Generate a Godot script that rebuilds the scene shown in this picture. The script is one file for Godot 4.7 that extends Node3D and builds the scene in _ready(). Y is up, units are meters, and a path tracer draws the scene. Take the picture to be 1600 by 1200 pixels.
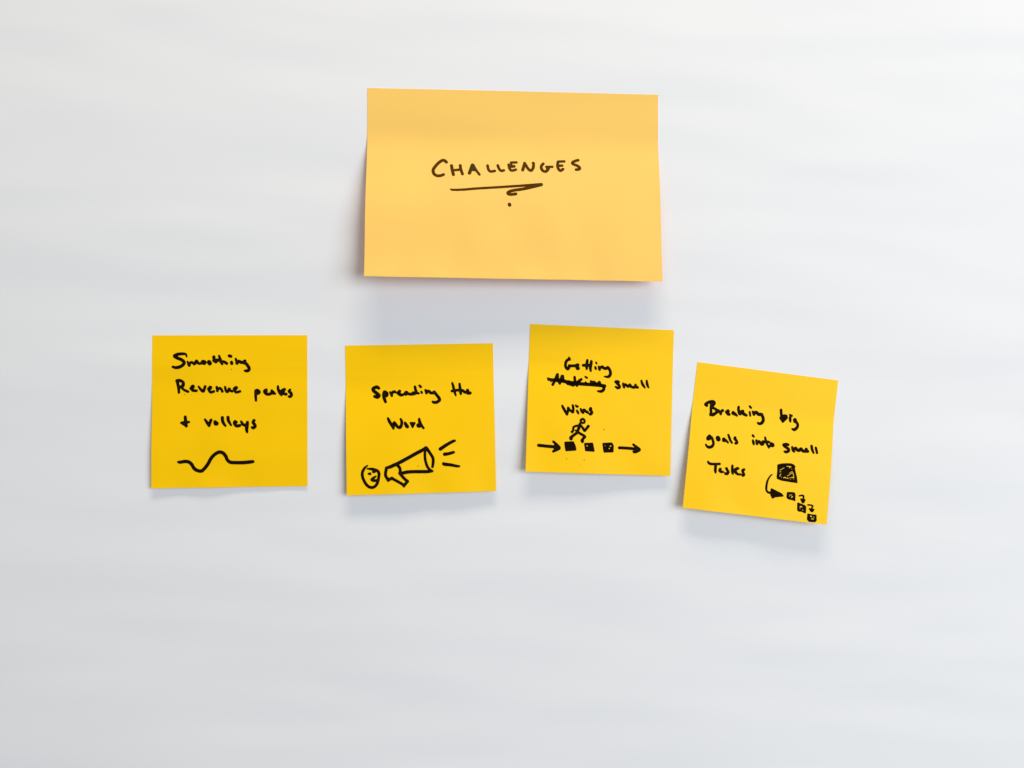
extends Node3D
# Five sticky notes with marker handwriting on a large sheet of white paper on a wall.
# Real size in metres; note data below are in millimetres on each note's own sheet
# (x to the right, y down from its top left corner).

const EYE_LEVEL := 1.5
const MM := 0.001

var ripple := FastNoiseLite.new()
var ripple_fine := FastNoiseLite.new()
var sag := FastNoiseLite.new()
var bleed := FastNoiseLite.new()

# The lift of a sheet below its glued strip: share of the lift at t, and the sum of its squared slope.
var curl_g := PackedFloat32Array()
var curl_q := PackedFloat32Array()


func _ready() -> void:
	make_camera()
	make_light()
	seed_noise()
	make_curl()
	make_wall()
	make_notes()


func make_camera() -> void:
	var cam := Camera3D.new()
	cam.name = "camera"
	cam.fov = 52.0
	cam.near = 0.02
	cam.far = 20.0
	cam.position = Vector3(-0.02595, 1.49773, 0.40452)
	cam.rotation_degrees = Vector3(0.3203, -3.6704, 0)
	cam.current = true
	add_child(cam)


func make_light() -> void:
	var env := Environment.new()
	env.background_mode = Environment.BG_COLOR
	env.background_color = Color(0.20, 0.212, 0.23).linear_to_srgb()  # the dim room behind the camera
	env.tonemap_mode = Environment.TONE_MAPPER_LINEAR
	env.tonemap_exposure = 1.025
	env.sdfgi_enabled = true
	env.ssao_enabled = true
	env.ssil_enabled = true
	var we := WorldEnvironment.new()
	we.name = "environment"
	we.environment = env
	add_child(we)
	area_light("ceiling_light", Vector3(0.05, 2.85, 0.46), Vector3(0.03, 1.5, 0.0), Vector2(0.8, 0.24), Color(1.0, 0.935, 0.84), 1.45)
	area_light("window_light", Vector3(1.4, 1.58, 1.7), Vector3(0.0, 1.5, 0.0), Vector2(1.7, 1.2), Color(0.95, 0.973, 1.0), 4.25)


func area_light(called: String, from: Vector3, to: Vector3, size: Vector2, tint: Color, energy: float) -> void:
	var l := AreaLight3D.new()
	l.name = called
	l.area_size = size
	l.light_color = tint
	l.light_energy = energy
	l.area_range = 8.0
	l.shadow_enabled = true
	add_child(l)
	l.look_at_from_position(from, to, Vector3(0, 0, -1) if absf((to - from).normalized().y) > 0.9 else Vector3.UP)


func seed_noise() -> void:
	for n in [[ripple, 11, 1.0], [ripple_fine, 23, 1.0], [sag, 37, 0.03], [bleed, 41, 2.2]]:
		n[0].seed = n[1]
		n[0].frequency = n[2]
		n[0].noise_type = FastNoiseLite.TYPE_SIMPLEX_SMOOTH
		n[0].fractal_type = FastNoiseLite.FRACTAL_NONE


func step_up(a: float, b: float, x: float) -> float:
	return smoothstep(a, b, x)


func make_curl() -> void:
	var slope := PackedFloat32Array()
	for i in 101:
		var t := i / 100.0
		slope.append(step_up(0, 0.2, t) * (1.0 - 0.5 * step_up(0.3, 0.75, t) + 0.2 * step_up(0.8, 1.0, t)))
	var whole := 0.0
	for i in 100:
		whole += (slope[i] + slope[i + 1]) * 0.005
	var g := 0.0
	var q := 0.0
	curl_g.append(0.0)
	curl_q.append(0.0)
	for i in 100:
		g += (slope[i] + slope[i + 1]) * 0.005 / whole
		q += (slope[i] * slope[i] + slope[i + 1] * slope[i + 1]) * 0.005 / whole / whole
		curl_g.append(g)
		curl_q.append(q)


func look(table: PackedFloat32Array, t: float) -> float:
	var f := clampf(t, 0.0, 1.0) * 100.0
	var i := mini(int(f), 99)
	return lerpf(table[i], table[i + 1], f - i)


# ---------- the white paper on the wall ----------

func wall_z(x: float, y: float) -> float:   # millimetres, about the wall's middle
	var a := x + 0.10 * y
	var b := y + 0.025 * x
	return 0.5 * ripple.get_noise_2d(a / 260.0, b / 62.0) + 0.22 * ripple_fine.get_noise_2d(a / 110.0, b / 27.0) + 0.016 * ripple_fine.get_noise_2d(a / 48.0 + 70.0, b / 10.0)


func make_wall() -> void:
	# a slab of 2.6 x 2.0 m, finely divided in front, gently rippled
	var xs := PackedFloat32Array()
	var ys := PackedFloat32Array()
	for i in 46:
		xs.append(-1300.0 + i * 20.0)
	for i in range(1, 114):
		xs.append(-400.0 + i * 7.0)
	for i in range(1, 46):
		xs.append(391.0 + i * 20.2)
	for i in 71:
		ys.append(-1000.0 + i * 10.0)
	for i in range(1, 241):
		ys.append(-300.0 + i * 2.5)
	for i in range(1, 71):
		ys.append(300.0 + i * 10.0)
	var st := SurfaceTool.new()
	st.begin(Mesh.PRIMITIVE_TRIANGLES)
	for y in ys:
		for x in xs:
			var z := wall_z(x, y)
			var n := Vector3(-(wall_z(x + 1, y) - wall_z(x - 1, y)) / 2.0, -(wall_z(x, y + 1) - wall_z(x, y - 1)) / 2.0, 1.0)
			st.set_normal(n.normalized())
			st.set_uv(Vector2(x, y) * MM)
			st.add_vertex(Vector3(x, y, z) * MM)
	var w := xs.size()
	for j in ys.size() - 1:
		for i in w - 1:
			var k := j * w + i
			for c in [k, k + w, k + w + 1, k, k + w + 1, k + 1]:
				st.add_index(c)
	var m := MeshInstance3D.new()
	m.name = "wall"
	var mesh := st.commit()
	var slab := BoxMesh.new()
	slab.size = Vector3(2.6, 2.0, 0.1)
	var st2 := SurfaceTool.new()
	st2.append_from(slab, 0, Transform3D(Basis.IDENTITY, Vector3(0, 0, -0.052)))
	st2.commit(mesh)
	var mat := StandardMaterial3D.new()
	mat.albedo_color = Color(0.80, 0.80, 0.80).linear_to_srgb()
	mat.roughness = 0.75
	mat.metallic_specular = 0.3
	paper_grain(mat, 5, 0.03)
	m.mesh = mesh
	m.material_override = mat
	m.position = Vector3(0, EYE_LEVEL, 0)
	m.set_meta("kind", "structure")
	m.set_meta("label", "white, slightly rippled paper surface of the wall behind the notes")
	add_child(m)


func paper_grain(mat: StandardMaterial3D, sd: int, depth: float) -> void:
	var n := FastNoiseLite.new()
	n.seed = sd
	n.frequency = 0.09
	n.fractal_octaves = 4
	var t := NoiseTexture2D.new()
	t.width = 512
	t.height = 512
	t.seamless = true
	t.as_normal_map = true
	t.bump_strength = 2.0
	t.noise = n
	mat.normal_enabled = true
	mat.normal_texture = t
	mat.normal_scale = depth
	mat.uv1_triplanar = true
	mat.uv1_world_triplanar = true
	mat.uv1_scale = Vector3.ONE * 12.0


# ---------- the notes ----------

func sheet(n: Dictionary, u: float, v: float) -> Vector3:   # a point of the note's sheet, millimetres, in the note's own axes
	var t: float = (v - n.strip) / (n.size.y - n.strip)
	t = maxf(t, 0.0)
	var lift: float = lerpf(n.lift.x, n.lift.y, u / n.size.x)
	var z: float = lift * look(curl_g, t)
	var y: float = v - 0.5 * lift * lift * look(curl_q, t) / (n.size.y - n.strip)
	z += (0.0 if n.paper == "orange" else 0.03) * exp(-pow((v - n.strip) / 1.5, 2.0))
	z += t * (0.75 if n.paper == "orange" else 0.5) * sag.get_noise_2d(u + n.at.x, v * 0.8 + n.at.y)
	var c := cos(deg_to_rad(n.turn))
	var s := sin(deg_to_rad(n.turn))
	var hug: float = (1.0 - 0.9 * smoothstep(0.0, 0.5, t)) * wall_z(n.at.x + u * c + y * s, n.at.y + u * s - y * c)
	return Vector3(u, -y, z + hug + 0.16)


func sheet_normal(n: Dictionary, u: float, v: float) -> Vector3:
	var a := sheet(n, u + 0.4, v) - sheet(n, u - 0.4, v)
	var b := sheet(n, u, v + 0.4) - sheet(n, u, v - 0.4)
	return b.cross(a).normalized()


func sheet_mesh(n: Dictionary) -> ArrayMesh:
	var nu := 40
	var nv := 80
	var st := SurfaceTool.new()
	st.begin(Mesh.PRIMITIVE_TRIANGLES)
	var w := nu + 1
	var count := w * (nv + 1)
	for j in nv + 1:
		for i in w:
			var u: float = n.size.x * i / nu
			var v: float = n.size.y * j / nv
			st.set_normal(sheet_normal(n, u, v))
			st.set_uv(Vector2(u, v) * MM)
			st.add_vertex(sheet(n, u, v) * MM)
	for j in nv:
		for i in nu:
			var k := j * w + i
			for c in [k, k + 1, k + w + 1, k, k + w + 1, k + w]:
				st.add_index(c)
	var rim: Array[int] = []
	for i in nu: rim.append(i)
	for j in nv: rim.append(j * w + nu)
	for i in nu: rim.append(nv * w + nu - i)
	for j in nv: rim.append((nv - j) * w)
	var base := count
	for e in rim.size():
		var a := rim[e]
		var b := rim[(e + 1) % rim.size()]
		for c in [a, b]:
			var u: float = n.size.x * (c % w) / nu
			var v: float = n.size.y * (c / w) / nv
			var nn := sheet_normal(n, u, v)
			var p := sheet(n, u, v)
			var out := Vector3.ZERO
			if e < nu: out = Vector3.UP
			elif e < nu + nv: out = Vector3.RIGHT
			elif e < 2 * nu + nv: out = Vector3.DOWN
			else: out = Vector3.LEFT
			for back in 2:
				st.set_normal(out)
				st.set_uv(Vector2(u, v) * MM)
				st.add_vertex((p - nn * 0.11 * back) * MM)
		for c in [0, 3, 2, 0, 1, 3]:
			st.add_index(base + e * 4 + c)
	var mesh := st.commit()
	var back := SurfaceTool.new()
	back.begin(Mesh.PRIMITIVE_TRIANGLES)
	for j in nv + 1:
		for i in w:
			var u: float = n.size.x * i / nu
			var v: float = n.size.y * j / nv
			var nn := sheet_normal(n, u, v)
			back.set_normal(-nn)
			back.set_uv(Vector2(u, v) * MM)
			back.add_vertex((sheet(n, u, v) - nn * 0.11) * MM)
	for j in nv:
		for i in nu:
			var k := j * w + i
			for c in [k, k + w + 1, k + 1, k, k + w, k + w + 1]:
				back.add_index(c)
	back.commit(mesh)
	return mesh


func catmull(a: float, b: float, c: float, d: float, t: float) -> float:
	return 0.5 * (2.0 * b + (c - a) * t + (2.0 * a - 5.0 * b + 4.0 * c - d) * t * t + (3.0 * b - a - 3.0 * c + d) * t * t * t)


func smooth_stroke(s: Array) -> PackedVector3Array:   # x, y, half width in turn -> a finely divided curve
	var pts := PackedVector3Array()
	for i in range(0, s.size(), 3):
		pts.append(Vector3(s[i], s[i + 1], s[i + 2]))
	if pts.size() < 3:
		return pts
	var out := PackedVector3Array()
	var last := pts.size() - 1
	var closed := pts[0].distance_to(pts[last]) < 0.01
	for i in last:
		var p0 := pts[i - 1] if i > 0 else (pts[last - 1] if closed else pts[0])
		var p3 := pts[i + 2] if i + 2 <= last else (pts[1] if closed else pts[last])
		for k in 5:
			var t := k / 5.0
			out.append(Vector3(catmull(p0.x, pts[i].x, pts[i + 1].x, p3.x, t), catmull(p0.y, pts[i].y, pts[i + 1].y, p3.y, t), lerpf(pts[i].z, pts[i + 1].z, t)))
	out.append(pts[last])
	return out


# Ink: the outline of all strokes of one word or drawing, laid on the curled sheet.
func ink_mesh(n: Dictionary, ink: Dictionary) -> ArrayMesh:
	var cell := 0.13
	var grow := -0.05 if ink.part == "ink_speck" else 0.10   # the pen's ink runs a little into the paper
	var curves: Array[PackedVector3Array] = []
	var area := Rect2(0, 0, 0, 0)
	var first := true
	for s in ink.get("strokes", []):
		var c := smooth_stroke(s)
		curves.append(c)
		for p in c:
			var r := Rect2(p.x - p.z, p.y - p.z, 2 * p.z, 2 * p.z)
			area = r if first else area.merge(r)
			first = false
	for f in ink.get("fills", []):
		for i in range(1, f.size(), 2):
			var r := Rect2(f[i] - f[0], f[i + 1] - f[0], 2 * f[0], 2 * f[0])
			area = r if first else area.merge(r)
			first = false
	area = area.grow(0.5)
	var w := int(area.size.x / cell) + 2
	var h := int(area.size.y / cell) + 2
	var field := PackedFloat32Array()
	field.resize(w * h)
	field.fill(0.4)
	var layers := PackedFloat32Array()
	layers.resize(w * h)
	for c in curves:
		var own := PackedFloat32Array()
		own.resize(w * h)
		own.fill(0.4)
		draw_curve(own, w, h, area.position, cell, c)
		for i in w * h:
			if own[i] < 0.4:
				field[i] = minf(field[i], own[i])
				layers[i] += clampf(0.5 - own[i] / 0.25, 0.0, 1.0)
	for f in ink.get("fills", []):
		var poly := PackedVector2Array()
		for i in range(1, f.size(), 2):
			poly.append(Vector2(f[i], f[i + 1]))
		for j in h:
			for i in w:
				var p := area.position + Vector2(i, j) * cell
				var d := 1e9
				for k in poly.size():
					d = minf(d, p.distance_to(Geometry2D.get_closest_point_to_segment(p, poly[k], poly[(k + 1) % poly.size()])))
				if Geometry2D.is_point_in_polygon(p, poly):
					d = -d
				field[j * w + i] = minf(field[j * w + i], d - f[0])
				if d < 0.0:
					layers[j * w + i] += 1.0
	for s in ink.get("gaps", []):
		var own := PackedFloat32Array()
		own.resize(w * h)
		own.fill(0.4)
		draw_curve(own, w, h, area.position, cell, smooth_stroke(s))
		for i in w * h:
			field[i] = maxf(field[i], -own[i] + grow)
	for j in h:
		for i in w:
			field[j * w + i] += -grow + 0.07 * bleed.get_noise_2d(i * cell + n.at.x + area.position.x, j * cell + n.at.y + area.position.y)
	var at := PackedVector3Array()
	var nor := PackedVector3Array()
	var col := PackedColorArray()
	var idx := PackedInt32Array()
	var known := {}
	for j in h - 1:
		for i in w - 1:
			var q := [j * w + i, j * w + i + 1, (j + 1) * w + i + 1, (j + 1) * w + i]
			var ring: Array[int] = []
			for k in 4:
				var a: int = q[k]
				var b: int = q[(k + 1) % 4]
				var fa := field[a]
				var fb := field[b]
				if fa < 0.0:
					ring.append(ink_point(n, known, at, nor, col, a, a, 0.0, w, area.position, cell, layers))
				if (fa < 0.0) != (fb < 0.0):
					var lo := mini(a, b)
					var hi := maxi(a, b)
					ring.append(ink_point(n, known, at, nor, col, lo, hi, field[lo] / (field[lo] - field[hi]), w, area.position, cell, layers))
			for k in range(1, ring.size() - 1):
				idx.append_array([ring[0], ring[k], ring[k + 1]])
	var arrays := []
	arrays.resize(Mesh.ARRAY_MAX)
	arrays[Mesh.ARRAY_VERTEX] = at
	arrays[Mesh.ARRAY_NORMAL] = nor
	arrays[Mesh.ARRAY_COLOR] = col
	arrays[Mesh.ARRAY_INDEX] = idx
	var mesh := ArrayMesh.new()
	mesh.add_surface_from_arrays(Mesh.PRIMITIVE_TRIANGLES, arrays)
	return mesh


func draw_curve(own: PackedFloat32Array, w: int, h: int, origin: Vector2, cell: float, c: PackedVector3Array) -> void:
	for k in maxi(c.size() - 1, 1):
		var p := c[k]
		var q := c[mini(k + 1, c.size() - 1)]
		var reach := maxf(p.z, q.z) + 0.4
		var i0 := maxi(int((minf(p.x, q.x) - reach - origin.x) / cell), 0)
		var i1 := mini(int((maxf(p.x, q.x) + reach - origin.x) / cell) + 1, w - 1)
		var j0 := maxi(int((minf(p.y, q.y) - reach - origin.y) / cell), 0)
		var j1 := mini(int((maxf(p.y, q.y) + reach - origin.y) / cell) + 1, h - 1)
		var dx := q.x - p.x
		var dy := q.y - p.y
		var len2 := maxf(dx * dx + dy * dy, 1e-9)
		for j in range(j0, j1 + 1):
			for i in range(i0, i1 + 1):
				var x := origin.x + i * cell - p.x
				var y := origin.y + j * cell - p.y
				var t := clampf((x * dx + y * dy) / len2, 0.0, 1.0)
				var d := sqrt((x - dx * t) * (x - dx * t) + (y - dy * t) * (y - dy * t)) - lerpf(p.z, q.z, t)
				if d < own[j * w + i]:
					own[j * w + i] = d


func ink_point(n: Dictionary, known: Dictionary, at: PackedVector3Array, nor: PackedVector3Array, col: PackedColorArray, a: int, b: int, t: float, w: int, origin: Vector2, cell: float, layers: PackedFloat32Array) -> int:
	var key := a * 4 + (0 if a == b else 1 if b - a == 1 else 2)
	if known.has(key):
		return known[key]
	var u := origin.x + (lerpf(a % w, b % w, t)) * cell
	var v := origin.y + (lerpf(a / w, b / w, t)) * cell
	var nn := sheet_normal(n, u, v)
	at.append((sheet(n, u, v) + nn * 0.035) * MM)
	nor.append(nn)
	var twice := clampf(lerpf(layers[a], layers[b], t) - 1.0, 0.0, 1.0)
	var mottle := 1.0 + 0.25 * bleed.get_noise_2d(u * 0.6 + 50.0, v * 0.6)
	var once: Color = n.ink_once
	col.append(once.lerp(n.ink_twice, twice) * mottle)
	known[key] = at.size() - 1
	return known[key]


func make_notes() -> void:
	var ink := StandardMaterial3D.new()
	ink.vertex_color_use_as_albedo = true
	ink.roughness = 0.7
	ink.metallic_specular = 0.12
	var yellow := StandardMaterial3D.new()
	yellow.albedo_color = Color(0.985, 0.578, 0.0).linear_to_srgb()
	yellow.roughness = 0.45
	yellow.metallic_specular = 0.26
	paper_grain(yellow, 9, 0.03)
	var orange := StandardMaterial3D.new()
	orange.albedo_color = Color(1.0, 0.63, 0.148).linear_to_srgb()
	orange.roughness = 0.65
	orange.metallic_specular = 0.2
	orange.backlight_enabled = true
	orange.backlight = Color(0.44, 0.17, 0.035)
	paper_grain(orange, 13, 0.03)
	var orange_back: StandardMaterial3D = orange.duplicate()   # thin paper: light that soaks through the front leaves by the back
	orange_back.backlight = Color(1.6, 1.5, 1.4)
	for n in note_data():
		var root := Node3D.new()
		root.name = n.called
		root.position = Vector3(n.at.x * MM, EYE_LEVEL + n.at.y * MM, 0)
		root.rotation_degrees.z = n.turn
		root.set_meta("label", n.label)
		root.set_meta("category", "sticky note")
		if n.has("group"):
			root.set_meta("group", n.group)
		add_child(root, true)
		var s := MeshInstance3D.new()
		s.name = "sheet"
		s.mesh = sheet_mesh(n)
		s.set_surface_override_material(0, orange if n.paper == "orange" else yellow)
		s.set_surface_override_material(1, orange_back if n.paper == "orange" else yellow)
		root.add_child(s, true)
		for i in n.ink:
			var m := MeshInstance3D.new()
			m.name = i.part
			m.mesh = ink_mesh(n, i)
			m.material_override = ink
			if i.text:
				m.set_meta("label", "the handwritten plus sign" if i.text == "+" else "the crossed out handwritten word Making" if i.text == "Making" else "the handwritten word " + i.text)
			root.add_child(m, true)


func note_data() -> Array:
	var black := Color(0.012, 0.006, 0.003)
	var black_twice := Color(0.014, 0.012, 0.005)
	return [
		{"called": "large_sticky_note", "label": "large pale orange rectangular note headed CHALLENGES, above the yellow notes", "paper": "orange", "ink_once": Color(0.088, 0.033, 0.002), "ink_twice": Color(0.065, 0.041, 0.012),
		"at": Vector2(-73.89, 150.92), "turn": 0.029, "size": Vector2(150.28, 99.25), "strip": 19.0, "lift": Vector2(13.48, 8.66), "ink": [
		{"part": "handwritten_word", "text": "CHALLENGES", "strokes": [[40.2, 38.14, 0.72, 39.37, 37.31, 0.72, 38.27, 37.15, 0.72, 36.63, 38.22, 0.72, 34.87, 40.23, 0.72, 33.65, 42.22, 0.72, 33.53, 43.58, 0.72, 34.22, 45.06, 0.72, 35.73, 45.84, 0.71, 37.36, 45.68, 0.71, 38.72, 45.11, 0.72], [42.81, 40.04, 0.72, 43.23, 42.6, 0.72, 43.78, 45.05, 0.72], [47.28, 39.79, 0.66, 47.48, 41.74, 0.66, 48.38, 44.64, 0.66], [43.64, 42.59, 0.6, 47.2, 42.2, 0.6], [53.47, 39.5, 0.81, 51.92, 44.04, 0.8], [53.67, 39.49, 0.75, 55.31, 42.31, 0.58, 57, 44.73, 0.57], [52.83, 42.07, 0.63, 55.17, 42.32, 0.63], [53.66, 40.85, 0.75, 54.07, 41.74, 0.75], [61.17, 39.62, 0.63, 61.51, 41.42, 0.63, 62.47, 42.84, 0.63, 64.82, 42.54, 0.63], [66.42, 39.41, 0.63, 66.96, 41.14, 0.63, 68.13, 42.4, 0.63, 69.46, 42.1, 0.63], [71.99, 38.83, 0.61, 72.36, 40.85, 0.61, 73.42, 42.13, 0.61, 75.64, 41.5, 0.61], [72.78, 39.97, 0.69, 74.78, 39.73, 0.7], [73.21, 37.65, 0.58, 76.02, 37.5, 0.59], [73.2, 37.94, 0.5, 73.58, 39.52, 0.5], [80.24, 37.92, 0.72, 79.16, 41.65, 0.72], [80.16, 37.78, 0.67, 81.08, 39.35, 0.67, 82.12, 41.06, 0.67, 83.44, 41.84, 0.67, 84.54, 40.43, 0.67, 84.84, 38.54, 0.67, 84.65, 37.59, 0.67], [89.83, 37.85, 0.67, 88.86, 39.18, 0.67, 88.83, 40.62, 0.67, 89.74, 41.9, 0.67, 91.08, 42.16, 0.67, 92.17, 41.12, 0.67, 92.6, 39.96, 0.67], [91.4, 39.55, 0.56, 94.55, 39.48, 0.56], [91.53, 39.69, 0.56, 91.99, 40.98, 0.56], [97.53, 36.67, 0.67, 97.21, 38.7, 0.67, 97.57, 40.42, 0.67, 98.62, 41.55, 0.67, 99.99, 40.66, 0.67], [97.53, 36.53, 0.59, 100.77, 36.31, 0.59], [97.74, 38.83, 0.61, 99.58, 38.71, 0.61], [107.96, 35.52, 0.67, 106.19, 36.11, 0.67, 104.95, 36.94, 0.67, 105.46, 37.8, 0.67, 107.47, 38.62, 0.67, 108.65, 39.75, 0.67, 108.36, 40.53, 0.67, 106.81, 40.79, 0.67]]},
		{"part": "underline", "text": "", "strokes": [[42.26, 52.95, 0.13, 43.49, 53.44, 0.5, 49.14, 53.17, 0.57, 55.63, 52.42, 0.57, 65.39, 51.56, 0.57, 76.18, 50.53, 0.58, 88.67, 49.33, 0.71], [88.67, 49.54, 0.71, 83.38, 51.06, 0.71, 78.45, 52.23, 0.71, 75.17, 52.79, 0.71, 72.21, 53.66, 0.71, 71.39, 54.55, 0.71, 72.2, 55.15, 0.71, 73.83, 55.11, 0.71, 75.47, 54.8, 0.71]]},
		{"part": "ink_dot", "text": "", "strokes": [[72.11, 60.45, 0.8, 72.27, 60.89, 0.8]]},
		]},
		{"called": "sticky_note", "label": "square yellow note reading Smoothing Revenue peaks + valleys, with a drawn wave", "paper": "yellow", "group": "square yellow notes in a row", "ink_once": black, "ink_twice": black_twice,
		"at": Vector2(-180.32, 24.28), "turn": 0.291, "size": Vector2(76.39, 76.30), "strip": 16.0, "lift": Vector2(1.98, 0.56), "ink": [
		{"part": "handwritten_word", "text": "Smoothing", "strokes": [[16.89, 10.72, 0.31, 16.35, 9.51, 0.5, 14.76, 9.28, 0.67, 12.56, 9.53, 0.75, 10.92, 10.34, 0.75, 12.01, 11.27, 0.75, 14.06, 12.12, 0.75, 15.51, 13.3, 0.75, 15.43, 14.42, 0.75, 13.92, 15.68, 0.75, 11.72, 16.21, 0.75, 10.14, 15.81, 0.55], [17.27, 13.25, 0.39, 17.9, 14.57, 0.67, 18.17, 15.14, 0.67], [18.17, 14.57, 0.61, 19, 13.59, 0.61, 19.96, 13.93, 0.61, 20.78, 14.44, 0.61, 21.61, 12.98, 0.72, 22.7, 14.11, 0.61, 23.94, 14.17, 0.61], [24.96, 13.53, 1.17, 25.4, 13.7, 1.17], [27.82, 13.48, 1, 28.2, 14.13, 1], [30.14, 10.87, 0.72, 30.46, 12.64, 0.72, 31.23, 13.4, 0.72], [30.27, 12.72, 0.81, 33.3, 12.45, 0.81], [32.68, 10.25, 0.42, 33.17, 11.66, 0.64, 33.77, 13.49, 0.72, 34.26, 14.54, 0.5], [33.85, 13.64, 0.67, 34.82, 13.27, 0.67, 35.92, 13.78, 0.67, 36.52, 14.21, 0.67], [38.85, 13.59, 0.73, 39.01, 14.22, 0.73], [37.75, 10.38, 0.73, 38.5, 10.6, 0.73], [40.95, 11.91, 0.5, 41.66, 14.28, 0.61], [41.5, 14, 0.75, 42.41, 13.15, 0.75, 43.66, 13.67, 0.75, 45.09, 13.61, 0.75], [45.37, 13.05, 0.81, 45.04, 13.89, 0.81], [45.32, 13.67, 0.73, 46.69, 15.09, 0.73, 47.52, 16.64, 0.73, 47.24, 17.68, 0.73, 46.19, 17.96, 0.73, 45.25, 17.85, 0.36]]},
		{"part": "ink_speck", "text": "", "strokes": [[38.75, 17.12, 0.25, 38.86, 17.15, 0.25]]},
		{"part": "handwritten_word", "text": "Revenue", "strokes": [[12.24, 23.2, 0.67, 12.85, 26.09, 0.67, 13.07, 28.74, 0.52], [12.12, 22.84, 0.78, 13.53, 22.72, 0.78, 14.9, 23.57, 0.78, 15.14, 24.9, 0.78, 14.26, 25.86, 0.78, 13.09, 25.9, 0.78], [14.26, 26.1, 0.57, 15.68, 27.43, 0.57, 17.52, 28.28, 0.57], [18.54, 26.72, 0.43, 19.66, 26.56, 0.64, 20.17, 25.69, 0.64, 19.66, 25.5, 0.64, 19.08, 26.6, 0.64, 19.91, 27.69, 0.64, 21.6, 27.82, 0.64], [22.64, 25.66, 0.38, 23.67, 27.11, 0.62, 24.97, 28.13, 0.67, 25.55, 26.88, 0.62, 25.89, 25.72, 0.62], [27.31, 26.88, 0.48, 28.37, 26.84, 0.62, 28.72, 26.17, 0.62, 28.18, 26.12, 0.62, 27.79, 27.37, 0.62, 28.62, 28.63, 0.62, 30.15, 28.23, 0.62], [31.6, 26.06, 0.57, 31.92, 27.99, 0.57], [31.91, 27.51, 0.57, 33.09, 26.55, 0.57, 33.92, 27.28, 0.57, 34.4, 28.32, 0.57], [35.68, 26.01, 0.5, 36.17, 27.9, 0.6, 37, 28.43, 0.6, 37.7, 26.89, 0.6, 38.17, 27.79, 0.6, 39.19, 28.2, 0.6], [39.94, 26.95, 0.48, 40.94, 27.03, 0.62, 41.36, 26.35, 0.62, 40.81, 26.3, 0.62, 40.3, 27.19, 0.62, 41.13, 28.69, 0.62, 42.98, 28.29, 0.62]], "gaps": [[13.89, 24.07, 0.36, 14.05, 24.07, 0.36]]},
		{"part": "ink_speck", "text": "", "strokes": [[15.78, 29.64, 0.24, 15.87, 29.72, 0.24]]},
		{"part": "ink_speck", "text": "", "strokes": [[19.04, 29.76, 0.14, 19.11, 29.81, 0.14]]},
		{"part": "handwritten_word", "text": "peaks", "strokes": [[50.76, 28.25, 0.65, 50.77, 30.43, 0.65, 50.92, 32.97, 0.5], [51.05, 28.07, 0.86, 51.62, 27.93, 0.86, 52.37, 28.66, 0.86, 51.89, 29.17, 0.86, 51.27, 29.07, 0.86], [55.93, 27.59, 0.72, 55.22, 28.1, 0.72, 55.36, 28.91, 0.72, 56.43, 29.74, 0.72, 57.95, 29.65, 0.72], [55.98, 27.65, 0.61, 56.11, 28.19, 0.61], [61.78, 25.8, 0.5, 61.96, 27.4, 0.65, 62.86, 29.23, 0.72, 63.57, 30.29, 0.47], [63.22, 28.54, 0.65, 64.29, 27.6, 0.65, 65.04, 27.33, 0.65], [65.15, 27.38, 0.61, 64.65, 28.15, 0.61], [63.75, 29.14, 0.69, 65, 29.6, 0.69, 65.86, 29.79, 0.69], [67.78, 27.58, 0.54, 67.33, 28.38, 0.65, 68.23, 29.26, 0.72, 68.49, 30.35, 0.69, 67.78, 31.11, 0.63, 67.01, 30.85, 0.36]], "fills": [[0.5, 58.71, 27.84, 58.48, 29.39, 60.36, 29.5]]},
		{"part": "handwritten_word", "text": "+", "strokes": [[16.28, 40.89, 0.66, 16.43, 42.85, 0.72, 16.81, 45.43, 0.72], [14.32, 43.84, 0.47, 15.9, 43.75, 0.77, 18.08, 43.48, 0.53]], "fills": [[0.39, 14.4, 43.96, 16.81, 45.66, 17.12, 43.47]]},
		{"part": "handwritten_word", "text": "valleys", "strokes": [[25.94, 42.31, 0.5, 27.1, 44.06, 0.69, 27.93, 45.33, 0.69], [27.93, 45.24, 0.66, 28.46, 43.65, 0.67, 28.87, 42.56, 0.67], [30.93, 43.53, 0.83, 31.21, 44.32, 1, 31.62, 44.32, 1], [34.37, 41.36, 0.72, 34.69, 43.56, 0.72, 35.96, 45.53, 0.5], [37.15, 41.27, 0.72, 37.43, 43.02, 0.72, 38.7, 45.22, 0.44], [41.36, 43.75, 0.56, 40.59, 43.46, 0.75, 40.4, 44.39, 0.75, 41.37, 45.58, 0.75, 42.83, 45.45, 0.75], [43.62, 43.4, 0.5, 44.45, 44.82, 0.72, 45.91, 45.48, 0.72], [46.73, 43.79, 0.67, 46.46, 45.62, 0.89, 46.33, 47.31, 0.78, 46.55, 48.72, 0.56], [49.96, 42.97, 0.73, 49.49, 43.82, 0.67, 50.24, 45.03, 0.75, 50.46, 45.88, 0.75, 49.64, 46.63, 0.75, 48.86, 46.4, 0.5]]},
		{"part": "drawn_wave", "text": "", "strokes": [[12.97, 63.34, 0.5, 13.84, 63.52, 0.72, 16.29, 63.16, 0.8, 18.19, 63.52, 0.8, 19.55, 64.79, 0.8, 20.51, 66.48, 0.8, 22.01, 67.61, 0.8, 24.19, 68.01, 0.8, 25.82, 66.68, 0.8, 27.45, 64.47, 0.8, 29.08, 61.55, 0.8, 30.99, 59.61, 0.8, 33.04, 58.65, 0.8, 34.82, 59.15, 0.8, 36.19, 60.79, 0.8, 36.88, 62.48, 0.75, 38.39, 63.76, 0.8, 41.13, 64.02, 0.8, 45.25, 64.01, 0.86, 48.55, 63.69, 0.81, 49.51, 63.59, 0.7]]},
		]},
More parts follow.
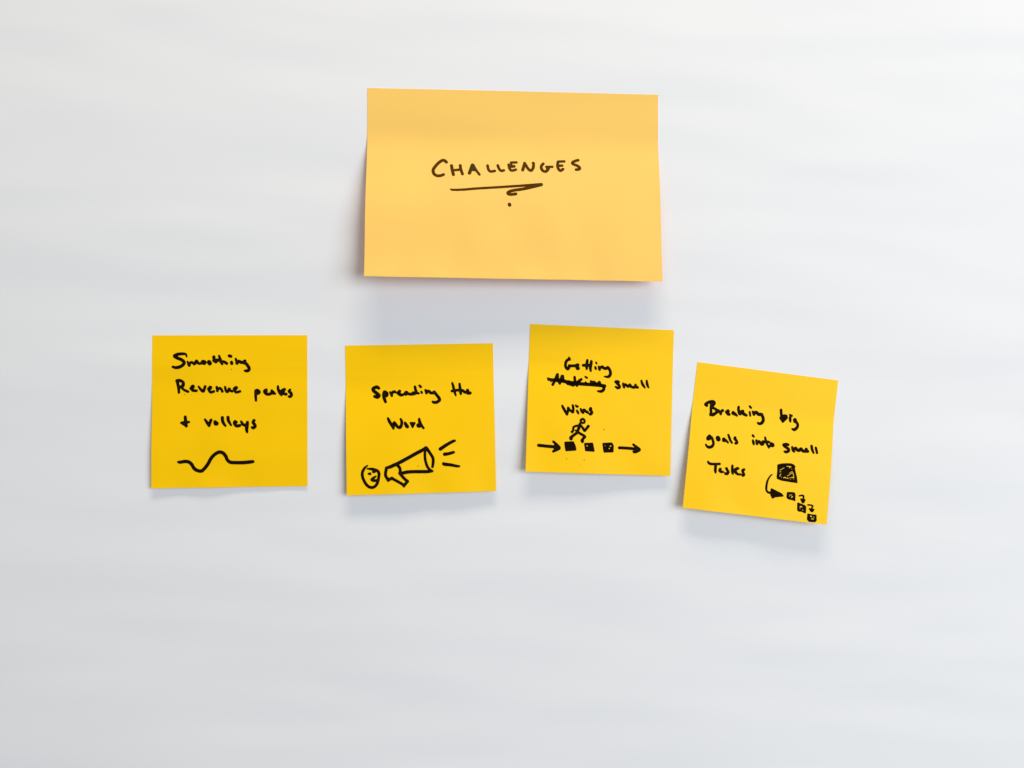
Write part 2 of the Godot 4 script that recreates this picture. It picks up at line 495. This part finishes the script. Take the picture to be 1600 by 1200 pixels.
		{"called": "sticky_note_001", "label": "square yellow note reading Spreading the Word, with a drawn face and megaphone", "paper": "yellow", "group": "square yellow notes in a row", "ink_once": black, "ink_twice": black_twice,
		"at": Vector2(-85.01, 19.48), "turn": 1.146, "size": Vector2(75.22, 75.75), "strip": 16.0, "lift": Vector2(4.19, 2.43), "ink": [
		{"part": "handwritten_word", "text": "Spreading", "strokes": [[16.57, 22.01, 0.69, 15.58, 21.38, 0.82, 13.79, 22.14, 0.82, 14.03, 23.29, 0.82, 15.8, 24.78, 0.82, 16.63, 25.73, 0.82, 15.91, 26.51, 0.82, 14.48, 26.13, 0.74], [19.35, 24.19, 0.82, 19.07, 25.38, 0.82, 19.32, 27.24, 0.79, 19.95, 29.06, 0.63], [19.54, 24.11, 0.95, 20.47, 24.74, 0.95, 20.38, 25.67, 0.95, 19.47, 25.65, 0.95], [22.29, 24.12, 0.45, 22.76, 24.92, 0.61, 23.14, 25.94, 0.61], [23.02, 24.93, 0.69, 23.82, 24.07, 0.69, 24.69, 23.98, 0.69], [25.31, 24.5, 0.32, 26.58, 24.52, 0.74, 27.11, 23.74, 0.74, 26.63, 24.73, 0.9, 27.88, 25.69, 0.74, 29.46, 25.32, 0.48], [30.47, 24.68, 1.06, 30.26, 25.02, 1.06], [31.31, 25.1, 0.69, 33.15, 25.4, 0.69, 34.47, 25.21, 0.69], [34.08, 24.89, 0.93, 34.8, 24.9, 0.93], [34.93, 21.58, 0.58, 35.17, 23.05, 0.64, 35.8, 24.66, 0.64, 36.8, 25.05, 0.48], [38.13, 24.3, 0.56, 38.39, 24.84, 0.48], [37.26, 21.09, 0.53, 37.83, 21.72, 0.61], [40.31, 23.5, 0.61, 40.76, 24.97, 0.61], [40.83, 24.28, 0.72, 41.89, 24.03, 0.72, 42.72, 24.8, 0.72, 43.99, 24.96, 0.72, 44.66, 24.52, 0.72], [44.66, 24.49, 0.74, 45.57, 25.65, 0.69, 46.86, 27.33, 0.74, 47.32, 28.62, 0.74, 46.03, 29.66, 0.74, 44.44, 29.81, 0.69, 43.73, 29.34, 0.42]]},
		{"part": "handwritten_word", "text": "the", "strokes": [[53.98, 20.1, 0.49, 54.36, 21.61, 0.59, 54.81, 23.71, 0.64, 55.27, 25.32, 0.55, 55.67, 26.53, 0.34], [53.72, 24.18, 0.64, 55.29, 23.9, 0.64, 57.75, 23.77, 0.64], [57.69, 20.59, 0.52, 57.78, 22.04, 0.64, 57.99, 24.02, 0.74, 58.2, 25.69, 0.57], [58.24, 23.9, 0.68, 59.22, 24.07, 0.68, 60.18, 24.83, 0.68, 61.04, 25.07, 0.68], [61.68, 23.87, 0.71, 61.79, 24.59, 0.84, 61.41, 25.07, 0.71, 62.14, 25.52, 0.71, 63.06, 25.35, 0.71]]},
		{"part": "handwritten_word", "text": "Word", "strokes": [[21.12, 37.42, 0.52, 21.78, 39.02, 0.71, 22.89, 40.84, 0.71, 23.8, 42.72, 0.48], [23.76, 42.15, 0.68, 23.86, 40.86, 0.68, 24.19, 39.57, 0.58, 24.99, 40.56, 0.68, 25.94, 41.88, 0.68, 27.06, 42.1, 0.81, 27.89, 40.79, 0.68, 27.99, 39.16, 0.68, 27.47, 37.88, 0.45], [29.63, 39.77, 0.49, 30.15, 40.92, 0.86, 30.75, 41.83, 0.86], [36.48, 41.34, 1.09, 36.74, 41.47, 1.09], [36.82, 38.06, 0.52, 37.04, 39.53, 0.73, 37.74, 41.17, 0.73, 38.98, 42.83, 0.49]], "fills": [[0.42, 32.42, 39.99, 34.55, 40.09, 33.44, 42.18]]},
		{"part": "drawn_face", "text": "", "strokes": [[10.59, 61.03, 0.25, 9.12, 62.2, 0.56, 7.98, 64.28, 0.67, 7.95, 66.52, 0.67, 9.03, 69.36, 0.67, 10.68, 71.43, 0.67, 12.62, 72.13, 0.67, 14.3, 71.42, 0.67, 15.5, 69.55, 0.67, 16.04, 67.03, 0.67, 16.18, 65.06, 0.67, 15.25, 63.69, 0.67, 12.74, 62.86, 0.67, 10.28, 62.65, 0.25], [11.03, 65.2, 0.48, 11.7, 65.22, 0.67], [13.42, 64.28, 0.62, 14.06, 64.16, 0.62], [13.57, 63.58, 0.5, 14.07, 64.02, 0.5], [14.68, 66.51, 0.28, 13.52, 67.3, 0.62, 12.53, 68.06, 0.62], [12.53, 68.2, 0.62, 13.5, 68.7, 0.62, 15.6, 68.59, 0.67]]},
		{"part": "drawn_megaphone", "text": "", "strokes": [[19.75, 62.4, 0.51, 21.71, 62.06, 0.82, 23.69, 61.18, 0.82, 25.67, 60.38, 0.82, 29.64, 58.37, 0.82, 34.76, 55.67, 0.82, 39.04, 53.51, 0.82, 39.96, 52.82, 0.82], [39.6, 53.8, 0.62, 39.42, 55.79, 0.62, 39.52, 58.62, 0.62, 40.31, 61.76, 0.62, 41.41, 63.63, 0.62, 42.8, 64.66, 0.62], [40.32, 53.11, 0.85, 41.84, 55.28, 0.68, 43.35, 57.87, 0.68, 43.54, 60.15, 0.68, 43.12, 62.55, 0.57], [43.03, 64.67, 0.57, 40.25, 64.88, 0.79, 35.17, 64.74, 0.79, 30.95, 64.76, 0.79, 28.41, 65.17, 0.79, 26.86, 65.36, 0.79], [20.08, 62.49, 0.7, 19.57, 64.59, 0.7, 19.63, 66.57, 0.7, 20.78, 68.51, 0.7], [20.77, 68.8, 0.65, 22.47, 67.63, 0.65, 23.31, 68.13, 0.65, 25.53, 69.41, 0.65, 27.76, 70.8, 0.65, 28.53, 71.61, 0.65, 28.69, 72.04, 0.45], [25.1, 60.93, 0.68, 26.07, 61.81, 0.68, 26.76, 62.95, 0.68, 26.87, 64.51, 0.68, 26.72, 65.35, 0.79, 27.82, 66.8, 0.68, 29.2, 68.39, 0.68, 30.53, 69.47, 0.68], [30.53, 69.52, 0.68, 29.45, 70.65, 0.68, 28.64, 71.75, 0.68], [20.36, 68, 0.67, 21.9, 68.18, 0.67]]},
		{"part": "ink_speck", "text": "", "strokes": [[35.76, 61.84, 0.25, 35.84, 61.9, 0.25]]},
		{"part": "drawn_sound_line", "text": "", "strokes": [[47.32, 53.58, 0.86, 50.51, 51.52, 0.77, 53.52, 49.96, 0.69, 54.69, 49.55, 0.54]]},
		{"part": "drawn_sound_line", "text": "", "strokes": [[49.38, 56.19, 0.74, 49.6, 56.34, 0.8, 51.92, 55.96, 0.71, 53.94, 55.41, 0.66]]},
		{"part": "drawn_sound_line", "text": "", "strokes": [[48.8, 60.97, 0.65, 49.17, 61.32, 0.82, 52.4, 61.78, 0.74, 55.52, 62.46, 0.63, 56.68, 62.56, 0.48]]},
		]},
		{"called": "sticky_note_002", "label": "square yellow note reading Getting small Wins, with a drawn running figure and arrows", "paper": "yellow", "group": "square yellow notes in a row", "ink_once": black, "ink_twice": black_twice,
		"at": Vector2(9.44, 30.96), "turn": -2.166, "size": Vector2(75.39, 75.82), "strip": 16.0, "lift": Vector2(4.73, 2.40), "ink": [
		{"part": "handwritten_word", "text": "Getting", "strokes": [[20.71, 16.45, 0.37, 21.07, 17.43, 0.64, 20.42, 17.55, 0.67, 19.51, 18.33, 0.67, 19.09, 19.65, 0.67, 19.13, 21.14, 0.67, 20.01, 22.26, 0.79, 20.61, 22.24, 0.67, 21.02, 21.44, 0.67], [21, 20.73, 0.69, 22.22, 20.74, 0.69, 24.09, 20.57, 0.69, 25.35, 20, 0.69], [25.38, 20, 0.67, 25.68, 20.32, 0.67, 24.89, 21.01, 0.67, 25.45, 21.97, 0.84, 25.97, 21.84, 0.6], [30.37, 17.48, 0.56, 30.16, 19.39, 0.75, 30.12, 21.08, 0.67, 30.15, 22.16, 0.41], [32.46, 18.03, 0.64, 32.33, 19.68, 0.71, 32.02, 21.56, 0.68, 32.29, 23.01, 0.45], [28.31, 20.22, 0.67, 30.09, 20.14, 0.79, 32.12, 20.06, 0.79], [34.63, 20.94, 0.53, 34.89, 21.79, 0.53], [34.97, 18.49, 0.41, 35.23, 19.01, 0.41], [36.41, 20.55, 0.47, 36.84, 22.03, 0.68], [36.72, 21.38, 0.71, 38.21, 20.61, 0.71, 38.88, 21.14, 0.71, 40.31, 21.46, 0.71, 41.2, 20.86, 0.71, 42.38, 22.47, 0.66, 42.61, 24.14, 0.71, 41.89, 25.45, 0.71, 40.8, 25.75, 0.56, 39.53, 25.58, 0.3]]},
		{"part": "handwritten_word", "text": "Making", "strokes": [[14.9, 25.46, 0.58, 14.03, 27.95, 0.66, 12.69, 30.87, 0.66], [15.11, 25.45, 0.62, 15.27, 27.9, 0.69, 16.15, 29.84, 0.58, 16.43, 30.39, 0.37], [17.41, 26.19, 0.62, 16.84, 28.46, 0.79, 16.66, 29.3, 0.79], [17.87, 26.18, 0.56, 18.09, 28.21, 0.75, 19.78, 29.39, 0.75, 20.63, 30.29, 0.58], [21.02, 29.13, 0.83, 20.63, 29.98, 0.83], [20.62, 29.88, 0.87, 23.14, 30.5, 0.87, 23.19, 30.88, 0.58], [23.98, 26.56, 0.6, 24.24, 28.59, 0.67, 24.8, 30.34, 0.67, 25.34, 31.08, 0.46], [27.41, 27.57, 0.65, 25.81, 28.95, 0.75, 24.38, 30.04, 0.75], [29.72, 29.04, 0.46, 30.21, 29.61, 0.46], [29.57, 26.13, 0.42, 30.35, 26.64, 0.5], [32.52, 28.31, 0.5, 32.62, 29.72, 0.63], [32.71, 29.3, 0.67, 33.95, 28.67, 0.67, 35.01, 29.42, 0.67, 36.06, 29.59, 0.67, 36.88, 28.51, 0.54, 37.32, 29.54, 0.67], [39.24, 31.13, 0.73, 39.26, 32.38, 0.73, 38.03, 33.36, 0.73, 36.56, 33.37, 0.5, 36.08, 33.25, 0.29]]},
		{"part": "crossing_out", "text": "", "strokes": [[10.44, 28.2, 0.66, 13.31, 28.5, 0.83, 16.85, 28.67, 0.83, 20.61, 29.25, 0.83, 24.37, 29.73, 0.92, 28.96, 29.97, 0.83, 34.19, 30.12, 0.83, 37.75, 30.35, 0.83, 39.69, 30.57, 0.83], [10.01, 27.53, 0.27, 11.85, 28.14, 0.5, 14.35, 28.35, 0.5], [11.68, 29.46, 0.21, 12.08, 28.86, 0.33]]},
		{"part": "handwritten_word", "text": "small", "strokes": [[47.25, 28.26, 0.41, 46.63, 27.85, 0.52, 45.61, 27.98, 0.68, 45.41, 28.22, 0.54, 46.31, 28.97, 0.68, 47.29, 30.02, 0.68, 47.45, 30.96, 0.68, 46.5, 31.29, 0.62, 45.53, 30.76, 0.49], [49.31, 28.75, 0.41, 49.61, 29.93, 0.65, 49.97, 30.97, 0.46], [49.61, 29.68, 0.67, 50.56, 29.38, 0.67, 51.25, 29.86, 0.67, 52.08, 30.37, 0.6, 52.88, 29.39, 0.67, 53.58, 30.29, 0.67, 54.82, 30.67, 0.67, 55.91, 30.43, 0.67], [55.93, 29.3, 0.6, 55.91, 30.09, 0.68, 56.99, 30.59, 0.68], [58.93, 27.02, 0.46, 59.44, 28.6, 0.63, 60.15, 29.66, 0.63, 60.85, 30.65, 0.35], [61.74, 26.95, 0.49, 61.98, 28.5, 0.68, 62.49, 29.97, 0.52, 62.91, 30.54, 0.27]]},
		{"part": "handwritten_word", "text": "Wins", "strokes": [[17.82, 41.54, 0.48, 18.49, 42.76, 0.65, 19.48, 44.33, 0.64, 20.46, 45.88, 0.64], [20.53, 45.63, 0.59, 20.95, 43.88, 0.59, 20.92, 42.43, 0.46, 21.76, 43.58, 0.59, 22.86, 44.34, 0.59, 23.47, 44.72, 0.59, 23.64, 43.24, 0.59, 23.46, 41.64, 0.59, 23.2, 41, 0.38], [25.55, 43.84, 0.48, 25.97, 44.49, 0.59, 26.39, 45.26, 0.43], [24.83, 41.05, 0.38, 25.49, 41.7, 0.59, 26.1, 41.65, 0.38], [27.51, 42.85, 0.43, 27.99, 44.02, 0.62, 28.82, 44.76, 0.62], [28.39, 44, 0.65, 29.32, 43.32, 0.65, 30.29, 44.07, 0.65, 31.25, 44.54, 0.65], [32.69, 42.47, 0.74, 32.51, 43.18, 0.74, 33.14, 43.96, 0.74, 33.15, 44.63, 0.89, 32.63, 45.32, 0.74, 32.01, 44.94, 0.57]], "gaps": [[32.09, 44.34, 0.3, 32.19, 44.2, 0.3]]},
		{"part": "drawn_running_figure", "text": "", "strokes": [[27.74, 48.53, 0.5, 28.56, 48.02, 0.58, 29.4, 48.4, 0.5, 29.7, 49.21, 0.5, 29.44, 49.91, 0.5, 28.61, 50.01, 0.5, 27.88, 49.76, 0.5, 27.73, 49.01, 0.5, 27.74, 48.53, 0.5], [27.71, 49.97, 0.44, 27.25, 50.81, 0.69, 27, 52.05, 0.69, 26.49, 53.44, 0.69, 25.84, 54.97, 0.69], [26.99, 51.53, 0.5, 25.88, 51.57, 0.5, 24.24, 52.15, 0.5, 23.91, 52.85, 0.5, 23.81, 54.08, 0.5, 23.34, 54.78, 0.69], [24.98, 53.97, 0.33, 25.68, 54.29, 0.33], [27.82, 51.37, 0.5, 28.97, 52.8, 0.61, 29.84, 53.98, 0.61, 30.78, 52.88, 0.61, 31.69, 51.64, 0.72], [25.85, 55.24, 0.69, 24.36, 56.39, 0.69, 23.14, 57.39, 0.69, 22.88, 57.91, 0.91, 22.9, 58.32, 0.82], [26.25, 54.82, 0.63, 27.94, 55.72, 0.63, 29.57, 56.62, 0.63, 29.93, 57.18, 0.77, 29.26, 58, 0.63, 28.74, 59.04, 0.85, 28.86, 59.52, 0.77]]},
		{"part": "drawn_arrow", "text": "", "strokes": [[6.31, 62.3, 0.75, 9.92, 62.54, 0.75, 14.99, 62.83, 0.75], [13.82, 60.08, 0.5, 15.31, 61.46, 0.72, 16.99, 63.2, 0.72, 15.75, 64.13, 0.72, 13.98, 65.08, 0.61]], "fills": [[0.36, 14.6, 61.84, 16.81, 63.27, 14.5, 64.53]]},
		{"part": "drawn_box", "text": "", "fills": [[0.43, 19.99, 60.41, 23.97, 60.1, 24.9, 61.86, 25.36, 63.82, 20.65, 64.33, 20.27, 62.55]]},
		{"part": "drawn_box", "text": "", "fills": [[0.43, 30.25, 60.68, 33.99, 60.48, 34.83, 64.12, 30.82, 63.99]], "gaps": [[31.15, 61.76, 0.22, 31.51, 61.68, 0.22]]},
		{"part": "drawn_box", "text": "", "fills": [[0.51, 39.84, 60.46, 44.04, 60.14, 44.73, 61.2, 44.71, 64.08, 40.5, 64.29]], "gaps": [[43.49, 61.46, 0.29, 43.78, 61.38, 0.29], [42.87, 62.74, 0.25, 43.02, 62.66, 0.25], [40.71, 61.34, 0.15, 40.74, 61.33, 0.15]]},
		{"part": "drawn_arrow", "text": "", "strokes": [[48.25, 62.17, 0.69, 52.18, 62.22, 0.69, 56.97, 62.5, 0.69], [55.51, 60.2, 0.51, 56.94, 61.34, 0.66, 58.82, 62.8, 0.66, 56.65, 64.06, 0.66, 55.72, 63.91, 0.51]], "fills": [[0.29, 56.57, 61.35, 58.75, 62.76, 56.46, 63.99]]},
		{"part": "ink_speck", "text": "", "strokes": [[21.03, 68.53, 0.22, 20.97, 68.72, 0.22]]},
		{"part": "ink_speck", "text": "", "strokes": [[29.87, 68.94, 0.22, 30.2, 68.89, 0.22]]},
		{"part": "ink_speck", "text": "", "strokes": [[28.13, 71.49, 0.18, 28.2, 71.53, 0.18]]},
		{"part": "ink_speck", "text": "", "strokes": [[39.73, 53.03, 0.23, 40.12, 53.17, 0.23]]},
		]},
		{"called": "sticky_note_003", "label": "tilted square yellow note reading Breaking big goals into small Tasks, with drawn boxes", "paper": "yellow", "group": "square yellow notes in a row", "ink_once": black, "ink_twice": black_twice,
		"at": Vector2(97.15, 11.50), "turn": -7.160, "size": Vector2(76.39, 76.06), "strip": 16.0, "lift": Vector2(5.44, 5.86), "ink": [
		{"part": "handwritten_word", "text": "Breaking", "strokes": [[7.55, 21.88, 0.74, 6.77, 21.38, 0.58, 8.25, 20.22, 0.74, 10.41, 19.53, 0.81, 11.36, 20.18, 0.86, 10.75, 21.53, 0.74, 10.33, 22.05, 0.74], [9.97, 20.47, 0.74, 9.96, 23.02, 0.65, 10.14, 25.09, 0.65, 10.03, 26.5, 0.75], [10.87, 22.68, 0.63, 12.33, 23.19, 0.63, 13.37, 24.22, 0.84, 12.75, 25.23, 0.7, 11.19, 26.35, 0.84, 10.06, 26.31, 0.7], [13.81, 23.82, 0.75, 15.07, 24.71, 0.75, 15.37, 25.49, 0.61], [15.31, 24.68, 0.68, 16.1, 23.49, 0.68, 16.46, 23.54, 0.56], [18.14, 24.1, 0.61, 19.16, 23.32, 0.79, 18.84, 24.01, 1.03, 19.34, 24.83, 0.93, 20.12, 25.13, 0.54], [21.94, 23.91, 0.84, 21.97, 24.32, 0.84, 22.86, 24.44, 0.84, 24.06, 25.23, 0.51], [24.62, 20.58, 0.58, 24.64, 21.9, 0.7, 25.35, 23.67, 0.89, 25.69, 24.33, 0.61], [26.07, 23.16, 0.84, 27.07, 22.48, 0.72, 26.56, 23.33, 0.84, 28.04, 24.04, 0.84, 29.1, 24.44, 0.66], [30.76, 22.54, 0.51, 31.2, 24.34, 0.51], [30.49, 19.54, 0.51, 31.24, 20.22, 0.51], [32.43, 22.14, 0.56, 33.11, 23.53, 0.66], [33.15, 22.71, 0.84, 34.3, 22.28, 0.84, 35.57, 23.11, 0.84, 36.75, 23.01, 0.84, 37.36, 23.16, 0.84], [37.22, 22.95, 0.77, 38.06, 24.43, 0.77, 38.37, 26.02, 0.77, 37.57, 27.47, 0.77, 36.42, 28.01, 0.7, 35.49, 27.66, 0.47]], "fills": [[0.33, 9.64, 20.04, 11.35, 20.11, 10.37, 21.93]]},
		{"part": "handwritten_word", "text": "big", "strokes": [[47.42, 19.37, 0.67, 47.66, 21, 0.67, 48, 22.48, 0.67], [52.71, 22.66, 0.67, 52.81, 23.92, 0.67, 53.01, 24.77, 0.49], [52.48, 21.32, 0.45, 53.5, 21.67, 0.54], [55.41, 23.73, 1.03, 55.58, 24.25, 1.03], [55.48, 24.62, 0.67, 56.41, 24.88, 0.67, 56.99, 25.7, 0.67, 57.06, 26.84, 0.67, 56.35, 28.08, 0.74, 55.36, 28.84, 0.74, 54.57, 28.68, 0.54, 54.14, 28.48, 0.31]], "fills": [[0.54, 47.47, 23.59, 48.95, 25.42, 50.92, 23.14, 50.71, 22.17, 49.9, 21.89, 48.13, 22.47]]},
		{"part": "handwritten_word", "text": "goals", "strokes": [[10.4, 37.73, 0.85, 9.68, 38.74, 0.85, 9.85, 39.2, 0.9, 11.14, 38.29, 0.85, 11.88, 38.91, 0.62, 12.54, 40.16, 0.62, 12.76, 41.5, 0.63, 12.08, 42.94, 0.74, 10.74, 43.51, 0.74, 9.61, 43.23, 0.55, 8.84, 42.31, 0.45], [14.91, 38.17, 1.15, 15.2, 38.75, 1.15], [18.12, 38.42, 0.9, 18.16, 38.96, 0.9, 19.25, 38.97, 0.66, 20.43, 39.86, 0.47], [20.26, 35.78, 0.47, 20.83, 36.98, 0.6, 21.58, 38.52, 0.58, 22.51, 39.75, 0.47], [23.99, 36.89, 0.69, 23.89, 37.45, 0.69, 24.61, 38.16, 0.69, 25.18, 39.18, 0.69, 24.74, 39.75, 0.62, 24.18, 39.82, 0.38]], "fills": [[0.41, 10.4, 37.7, 9.69, 39.28, 11.16, 38.56]]},
		{"part": "handwritten_word", "text": "into", "strokes": [[33.56, 37.14, 0.49, 33.89, 38.26, 0.71, 34.25, 39.14, 0.44], [33.3, 34.51, 0.54, 33.79, 35.13, 0.54], [35.41, 37.04, 0.63, 35.9, 38.7, 0.63], [35.97, 38.01, 0.73, 36.96, 37.36, 0.73, 38.24, 38.58, 0.73, 39.01, 38.37, 0.73], [39.96, 34.79, 0.46, 40.43, 36.26, 0.61, 41.44, 38.32, 0.61, 42.41, 39.89, 0.46], [38.93, 37.17, 0.71, 40.86, 37.1, 0.71, 42.33, 36.92, 0.56], [43.7, 38.09, 1.17, 44.09, 38.29, 1.17], [42.21, 38.71, 0.63, 43.21, 38.83, 0.63]], "gaps": [[42.31, 38.09, 0.29, 42.39, 38.06, 0.29]]},
		{"part": "handwritten_word", "text": "small", "strokes": [[52.52, 37.1, 0.71, 51.28, 37.05, 0.71, 50.19, 37.55, 0.71, 51.37, 38.5, 0.71, 52.92, 39.35, 0.71, 53.03, 40.31, 0.71, 51.84, 41.05, 0.71, 50.96, 40.92, 0.54], [54.82, 38.08, 0.51, 55.41, 39.54, 0.78, 56.01, 40.31, 0.54], [55.65, 39.27, 0.78, 56.71, 38.46, 0.78, 57.64, 39.27, 0.78, 58.64, 39.39, 0.78, 59.58, 38.48, 0.78, 60.63, 39.39, 0.78, 61.88, 39.48, 0.78], [62.43, 38.26, 0.73, 62.61, 39.16, 0.88, 63.31, 39.31, 0.73], [65.18, 36.3, 0.66, 65.52, 37.84, 0.66, 66.24, 39.45, 0.54, 66.59, 39.84, 0.34], [67.51, 36.92, 0.59, 67.92, 38.27, 0.59, 68.29, 39.52, 0.59]]},
		{"part": "handwritten_word", "text": "Tasks", "strokes": [[10.87, 51.09, 0.53, 11.61, 51.84, 0.61, 12.96, 51.97, 0.61, 15.02, 51.73, 0.61, 17.05, 51.42, 0.56], [15.03, 51.87, 0.67, 15.01, 53.91, 0.67, 15.15, 55.35, 0.67, 15.32, 56.2, 0.38], [17.63, 54.07, 0.7, 17.4, 54.79, 0.7, 18.05, 55.3, 0.7, 19.36, 55.36, 0.44], [20.84, 53.37, 0.7, 21.36, 54.18, 0.59, 21.89, 54.99, 0.7, 21.53, 55.9, 0.7, 20.65, 56.01, 0.7], [23.79, 51.49, 0.53, 23.88, 53.15, 0.64, 24.11, 54.87, 0.64, 24.5, 55.77, 0.35], [24.92, 53.9, 0.73, 25.47, 53.4, 0.73, 26.59, 52.61, 0.73, 27.04, 52.63, 0.5], [25.39, 54.14, 0.88, 26.38, 55.18, 0.64, 27.47, 55.61, 0.56, 28.47, 55.49, 0.47], [30.04, 52.79, 0.65, 29.35, 53.38, 0.65, 29.75, 54.5, 0.65, 30.25, 55.31, 0.65, 29.81, 55.92, 0.64, 29.16, 55.61, 0.38]]},
		{"part": "drawn_box", "text": "", "fills": [[0.29, 47.95, 48.44, 49.79, 47.66, 52.73, 47.15, 54.96, 47.01, 56.26, 47.4, 56.97, 48.14, 56.71, 49.07, 58.21, 53.6, 58.74, 56.11, 54.41, 56, 50.86, 55.87, 48.39, 55.3, 48.11, 54.61, 48.17, 51.53]], "gaps": [[49.21, 50.83, 0.15, 50.36, 50.11, 0.15, 51.38, 49.38, 0.13], [49.3, 51.85, 0.13, 49.88, 51.46, 0.13], [49.59, 54.11, 0.18, 49.51, 53.27, 0.18, 50.06, 52.68, 0.13], [50.32, 54.39, 0.11, 50.46, 54.33, 0.11], [52.8, 48.45, 0.18, 53.95, 48.35, 0.18, 55.07, 48.45, 0.18], [54.34, 48.59, 0.29, 54.3, 49.09, 0.15], [54.51, 51.78, 0.15, 55.82, 50.72, 0.15], [53.47, 53.36, 0.15, 54.66, 52.45, 0.15, 55.88, 51.52, 0.15], [56.15, 51.31, 0.18, 56.49, 52.09, 0.18, 56.84, 53.58, 0.18], [56.86, 53.73, 0.26, 55.81, 53.92, 0.26], [54.44, 54.28, 0.09, 55.35, 54.03, 0.09], [51.59, 54.6, 0.22, 52.2, 54.24, 0.22, 52.69, 54.43, 0.22], [52.8, 54.6, 0.13, 54.28, 54.57, 0.13], [53.5, 54.16, 0.11, 53.63, 54.5, 0.11], [55.14, 54.78, 0.13, 55.32, 54.76, 0.13], [56.67, 54.56, 0.11, 57.07, 54.5, 0.11], [55.4, 49.45, 0.13, 55.46, 49.58, 0.13]]},
		{"part": "drawn_curved_arrow", "text": "", "strokes": [[45.17, 53.55, 0.22, 43.92, 55.1, 0.35, 43.01, 57.37, 0.47, 42.77, 59.74, 0.55, 42.87, 61.71, 0.49, 43.72, 62.87, 0.49, 45.43, 63.25, 0.49]], "fills": [[0.36, 45.6, 61.13, 51.16, 63.09, 51.89, 63.87, 47.97, 64.68, 46.57, 65.56, 45.74, 64.26, 45.41, 62.68]]},
		{"part": "drawn_box", "text": "", "fills": [[0.36, 54.32, 62.09, 55.88, 61.86, 57.7, 61.79, 58.13, 62.46, 58.26, 65.47, 57.11, 65.1, 55.06, 64.98, 54.29, 64.35]], "gaps": [[55.48, 63.13, 0.16, 56.68, 62.83, 0.13], [55.45, 63.67, 0.13, 55.56, 63.62, 0.13], [56.61, 64.11, 0.27, 56.98, 63.67, 0.27]]},
		{"part": "drawn_small_arrow", "text": "", "strokes": [[60.45, 62.92, 0.25, 61.59, 62.54, 0.37, 62.63, 62.62, 0.47, 62.88, 63.56, 0.37, 62.74, 64.24, 0.37]], "fills": [[0.37, 61.63, 64.49, 63.63, 64.59, 63.11, 65.99, 62.54, 66.06]]},
		{"part": "drawn_box", "text": "", "fills": [[0.4, 60.29, 66.8, 62.19, 67.33, 63.92, 67.76, 64.31, 68.38, 64.37, 71.06, 62.46, 70.42, 60.96, 70.56, 60.44, 69.99]], "gaps": [[61.58, 68.16, 0.24, 62.46, 68.43, 0.24], [61.45, 68.63, 0.18, 61.63, 68.69, 0.18], [61.52, 69.45, 0.15, 61.62, 69.4, 0.15], [62.99, 69.94, 0.22, 63.05, 69.9, 0.22]]},
		{"part": "drawn_small_arrow", "text": "", "strokes": [[65.55, 66.99, 0.34, 66.97, 66.91, 0.34, 68.03, 67.16, 0.34, 68.05, 67.78, 0.34, 67.71, 68.49, 0.34]], "fills": [[0.34, 66.58, 68.9, 68.84, 69.06, 68.27, 70.05, 67.63, 70.12]]},
		{"part": "drawn_box", "text": "", "fills": [[0.37, 66.1, 71.82, 68.09, 72.01, 70.2, 71.97, 70.48, 74.44, 69.88, 75.07, 66.97, 75.17, 66.07, 74.31]], "gaps": [[67.53, 72.52, 0.29, 67.98, 72.8, 0.29], [69.15, 72.83, 0.18, 69.41, 73.02, 0.18], [68.08, 74.05, 0.18, 68.71, 73.81, 0.27, 69.25, 74.11, 0.12]]},
		]},
	]
